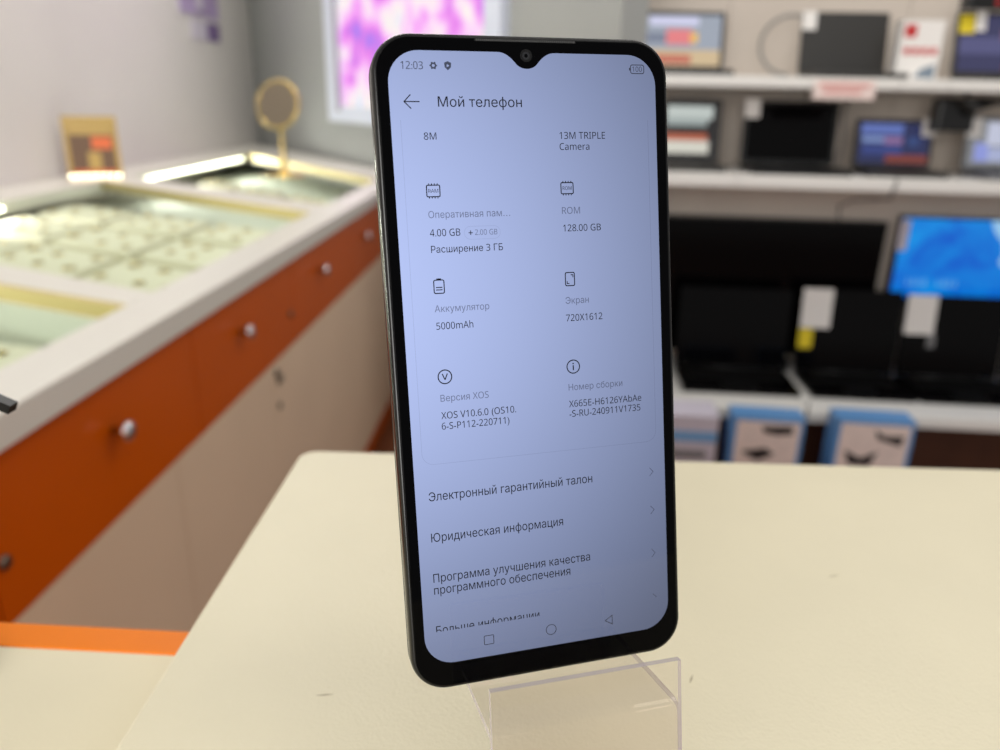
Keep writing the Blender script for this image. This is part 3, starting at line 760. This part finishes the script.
laptop(0.585, 0.20, SH2, 0.240, 0.165, 8, 'open grey laptop with a pale blotchy picture on the middle shelf', [
    (0, 1, 0, 1, em_((126, 128, 132))), (0.10, 0.3, 0.10, 0.5, em_((140, 150, 214))), (0.25, 0.5, 0.45, 0.95, em_((190, 194, 214))), (0.3, 0.55, 0.1, 0.4, em_((164, 172, 206)))], body='grey', tags=((0.0, 0.19, 0.60, 0.96, 'white'),))
GK = None
laptop(-0.178, 0.235, SH3, 0.395, 0.290, 6, 'black open laptop without any tag before the big television', base_d=0.235, body='blackg', screen='blackg')
laptop(0.228, 0.235, SH3, 0.345, 0.300, 6, 'large black open laptop with white and yellow tags on the bottom shelf', base_d=0.235, body='blackg', screen='blackg', tags=((0.0, 0.30, 0.53, 1.0, 'white'), (0.0, 0.14, 0.28, 0.52, 'yellow')))
laptop(0.585, 0.235, SH3, 0.350, 0.292, 6, 'large black open laptop with one big white tag on the bottom shelf', base_d=0.235, body='blackg', screen='blackg', tags=((0.02, 0.31, 0.52, 1.0, 'white'), (0.26, 0.34, 0.36, 0.52, 'grey')))
laptop(0.945, 0.235, SH3, 0.350, 0.292, 6, 'black open laptop behind a white tag at the shelf end', base_d=0.235, body='blackg', screen='blackg', tags=((0.0, 0.29, 0.52, 1.0, 'white'),))

# big switched-off television and blue monitor behind the lower laptops
tv = empty('television', S(-0.145, 0.362, SH3 + 0.0005), SA, 'large switched-off black television on the bottom shelf', 'television')
MB().prism(rrect(-0.485, 0.485, -0.012, 0.03, 0.01, 3), 0.04, 0.545).build('housing', 'black', tv)
MB().box(-0.477, 0.477, -0.0135, -0.0121, 0.055, 0.537).build('screen', 'blackg', tv)
for sx in (-0.40, 0.18): MB().prism([(sx - 0.012, -0.09), (sx + 0.012, -0.09), (sx + 0.012, 0.05), (sx - 0.012, 0.05)], 0, 0.04).build('foot', 'black', tv)
bm_m = emit('blue_wallpaper', (0, 120, 220), 1.0, 0.25)
nt = bm_m.node_tree; b = nt.nodes['Principled BSDF']
tc = nt.nodes.new('ShaderNodeTexCoord'); nz = nt.nodes.new('ShaderNodeTexNoise'); nz.inputs['Scale'].default_value = 6; nz.inputs['Detail'].default_value = 2; nz.inputs['Distortion'].default_value = 1.2
rp = nt.nodes.new('ShaderNodeValToRGB'); rp.color_ramp.elements[0].position = 0.32; rp.color_ramp.elements[0].color = (*lin((0, 84, 198)), 1); rp.color_ramp.elements[1].position = 0.72; rp.color_ramp.elements[1].color = (*lin((4, 142, 226)), 1)
nt.links.new(tc.outputs['Object'], nz.inputs['Vector']); nt.links.new(nz.outputs['Fac'], rp.inputs['Fac']); nt.links.new(rp.outputs['Color'], b.inputs['Emission Color'])
mo = empty('monitor', S(0.655, 0.345, SH3 + 0.0005), SA, 'monitor showing a bright blue picture behind the black laptops', 'monitor')
MB().prism(rrect(-0.10, 0.10, -0.05, 0.07, 0.02, 4), 0, 0.012).build('stand_base', 'black', mo)
MB().box(-0.025, 0.025, 0.022, 0.04, 0.012, 0.40).build('stand_column', 'black', mo)
MB().box(-0.28, 0.28, -0.008, 0.022, 0.27, 0.570).build('housing', 'black', mo)
MB().box(-0.274, 0.274, -0.0095, -0.0081, 0.278, 0.564).build('screen', bm_m, mo)
sk = MB(); pl = [(0.02, 0.586), (0.04, 0.545), (0.075, 0.51), (0.085, 0.47), (0.075, 0.44), (0.10, 0.42), (0.125, 0.45), (0.128, 0.50), (0.115, 0.55), (0.11, 0.586)]
sk.face([(x, -0.0099, z - 0.022) for x, z in pl]); sk.build('screen_image', em_((150, 196, 232)), mo)
for (x, w2) in ((-0.225, 0.012), (-0.205, 0.014), (-0.185, 0.010), (-0.170, 0.016), (-0.118, 0.010), (-0.10, 0.014), (-0.082, 0.012), (-0.062, 0.012)):
    MB().face([(x, -0.0099, 0.325), (x + w2, -0.0099, 0.325), (x + w2 * 0.6, -0.0099, 0.352), (x + w2 * 0.2, -0.0099, 0.352)]).build('letter', em_((90, 160, 224)), mo)
MB().box(-0.283, -0.250, -0.0125, -0.0105, 0.45, 0.558).build('price_tag', 'lilac', mo)

# white product box with red print
bx = empty('product_box', S(0.237, 0.155, SH1 + 0.0005), SA, 'white box with red print standing on the top shelf', 'box')
MB().box(-0.062, 0.062, -0.03, 0.03, 0, 0.168).build('carton', 'white', bx)
MB().box(-0.052, -0.018, -0.0312, -0.0301, 0.120, 0.155).build('print', 'red', bx)
for k in range(4): MB().box(-0.046 + k * 0.026, -0.028 + k * 0.026, -0.0312, -0.0301, 0.072, 0.092).build('print', 'red', bx)
MB().prism([(-0.005, 0.008), (0.055, 0.004), (0.055, 0.046), (0.015, 0.034)], 0, 0.001).build('print', mat('blue_grey_print', (124, 138, 152), 0.5), bx, loc=(0, -0.0301, 0), rot=(math.radians(90), 0, 0))
# pink price label clipped to the shelf edge
pl_ = empty('shelf_label', S(-0.008, -0.0085, 1.212), SA, 'pinkish price label with red print on the top shelf edge', 'label')
MB().box(-0.088, 0.088, -0.002, 0.0, 0, 0.052).build('card', 'pinkpaper', pl_)
for zz, x0, x1 in ((0.034, -0.07, 0.07), (0.016, -0.06, 0.05)): MB().box(x0, x1, -0.0026, -0.002, zz, zz + 0.009).build('print', 'redpale', pl_)
MB().box(-0.02, 0.02, -0.0015, 0.0, 0.052, 0.058).build('clip', 'shelf', pl_)

# power bricks and cables hanging under the top shelf
pb = empty('power_adapter', S(0.42, 0.16, 1.165), SA, 'black power adapter with bundled cable hanging under the top shelf', 'adapter')
MB().prism(rrect(-0.09, 0.025, -0.03, 0.03, 0.01, 3), -0.04, 0.06, bevel=0.012).build('brick', 'black', pb)
for k in range(5):
    MB().tube([(-0.05 + 0.01 * k, -0.034, 0.045 - k * 0.008), (0.02, -0.04 - k * 0.004, 0.056 - 0.006 * k), (0.12, -0.034, 0.046 + 0.005 * k), (0.22, -0.02, 0.054 + 0.003 * k)], 0.008, 6).build('cable', 'black', pb)
MB().tube([(0, 0, 0.05), (0.0, 0.0, 0.0745)], 0.006, 6).build('cable_tie', 'black', pb)
kc = empty('camera_module', S(0.47, 0.235, 1.4795), SA, 'black device with a red dot lying on top of the navy-screen laptop', 'device')
MB().prism(rrect(-0.09, 0.12, -0.035, 0.02, 0.01, 3), 0, 0.045, bevel=0.006).build('case', 'black', kc)
MB().lathe([(0.008, 0), (0.008, 0.003)], 12).build('red_dot', 'red', kc, loc=(0.0, -0.035, 0.02), rot=(math.radians(90), 0, 0))
def cable(pts, r, label, m_='cable'):
    o_ = MB().tube(pts, r, 6).build('power_cable', m_); return tag(o_, label, 'cable')
cp = []
for k in range(17):
    a = math.radians(70 + 200 * k / 16); cp.append(S(-0.115 + 0.095 * math.cos(a), 0.24, 1.372 + 0.088 * math.sin(a)))
cable(cp, 0.006, 'grey cable looped beside the laptop with the blank dark grey screen')
cable([S(0.145, 0.395, 1.235), S(0.135, 0.39, 1.16), S(0.15, 0.395, 1.08), S(0.14, 0.39, 0.995)], 0.004, 'thin grey cable hanging behind the small blue-screen laptop')
cable([S(0.19, -0.012, 0.988), S(0.18, -0.014, 0.93), S(0.15, 0.2, 0.90), S(0.16, 0.36, 0.86), S(0.17, 0.37, 0.80)], 0.003, 'thin dark cable dropping from the middle shelf edge', 'cabledark')
cable([S(0.0, -0.132, 0.30), S(0.0, -0.134, 0.24), S(0.01, -0.14, 0.10), S(0.02, -0.15, -0.09)], 0.003, 'thin dark cable falling in front of the bottom shelf', 'cabledark')

# blue cartons on the floor before the shelves
def carton(u, w, h, label, variant):
    t = empty('blue_carton', S(u, -0.30, -FLOOR_DROP), SA + math.radians(-2), label, 'carton')
    MB().box(-w / 2, w / 2, 0, 0.085, 0, h).build('carton_body', 'bluebox', t)
    MB().box(-w / 2 + 0.014, w / 2 - 0.012, -0.0012, -0.0001, 0.01, h - 0.014).build('front_print', 'boxart', t)
    def pr(pts, m_='boxdark'): MB().prism(pts, 0, 0.0008).build('print', m_, t, loc=(0, -0.0013, 0), rot=(math.radians(90), 0, 0))
    if variant == 0:
        pr([(-0.02, h - 0.03), (0.07, h - 0.024), (0.075, h - 0.05), (0.03, h - 0.056), (-0.01, h - 0.05)])
        pr([(-0.07, h - 0.115), (0.0, h - 0.10), (0.03, h - 0.12), (-0.02, h - 0.145), (-0.05, h - 0.13)])
    else:
        pr([(0.0, h - 0.03), (0.03, h - 0.05), (0.085, h - 0.045), (0.08, h - 0.08), (0.01, h - 0.06)])
        pr([(-0.08, h - 0.10), (-0.03, h - 0.125), (0.02, h - 0.10), (0.0, h - 0.15), (-0.06, h - 0.15)])
    return t
carton(-0.163, 0.212, 0.408, 'blue carton with pale print and dark picture beside the pale striped carton', 0)
carton(0.150, 0.225, 0.416, 'blue carton with pale print below the white-and-yellow-tagged laptop', 1)
wc = empty('striped_carton', S(-0.40, -0.30, -FLOOR_DROP), SA, 'pale carton with a light blue stripe below the television', 'carton')
MB().box(-0.09, 0.09, 0, 0.13, 0, 0.40).build('carton_body', mat('pale_carton', (206, 200, 214), 0.5), wc)
MB().box(-0.089, 0.089, -0.0012, -0.0001, 0.315, 0.35).build('stripe', mat('light_blue_stripe', (120, 170, 220), 0.5), wc)
MB().box(-0.06, 0.06, -0.0012, -0.0001, 0.26, 0.285).build('print', 'grey', wc)
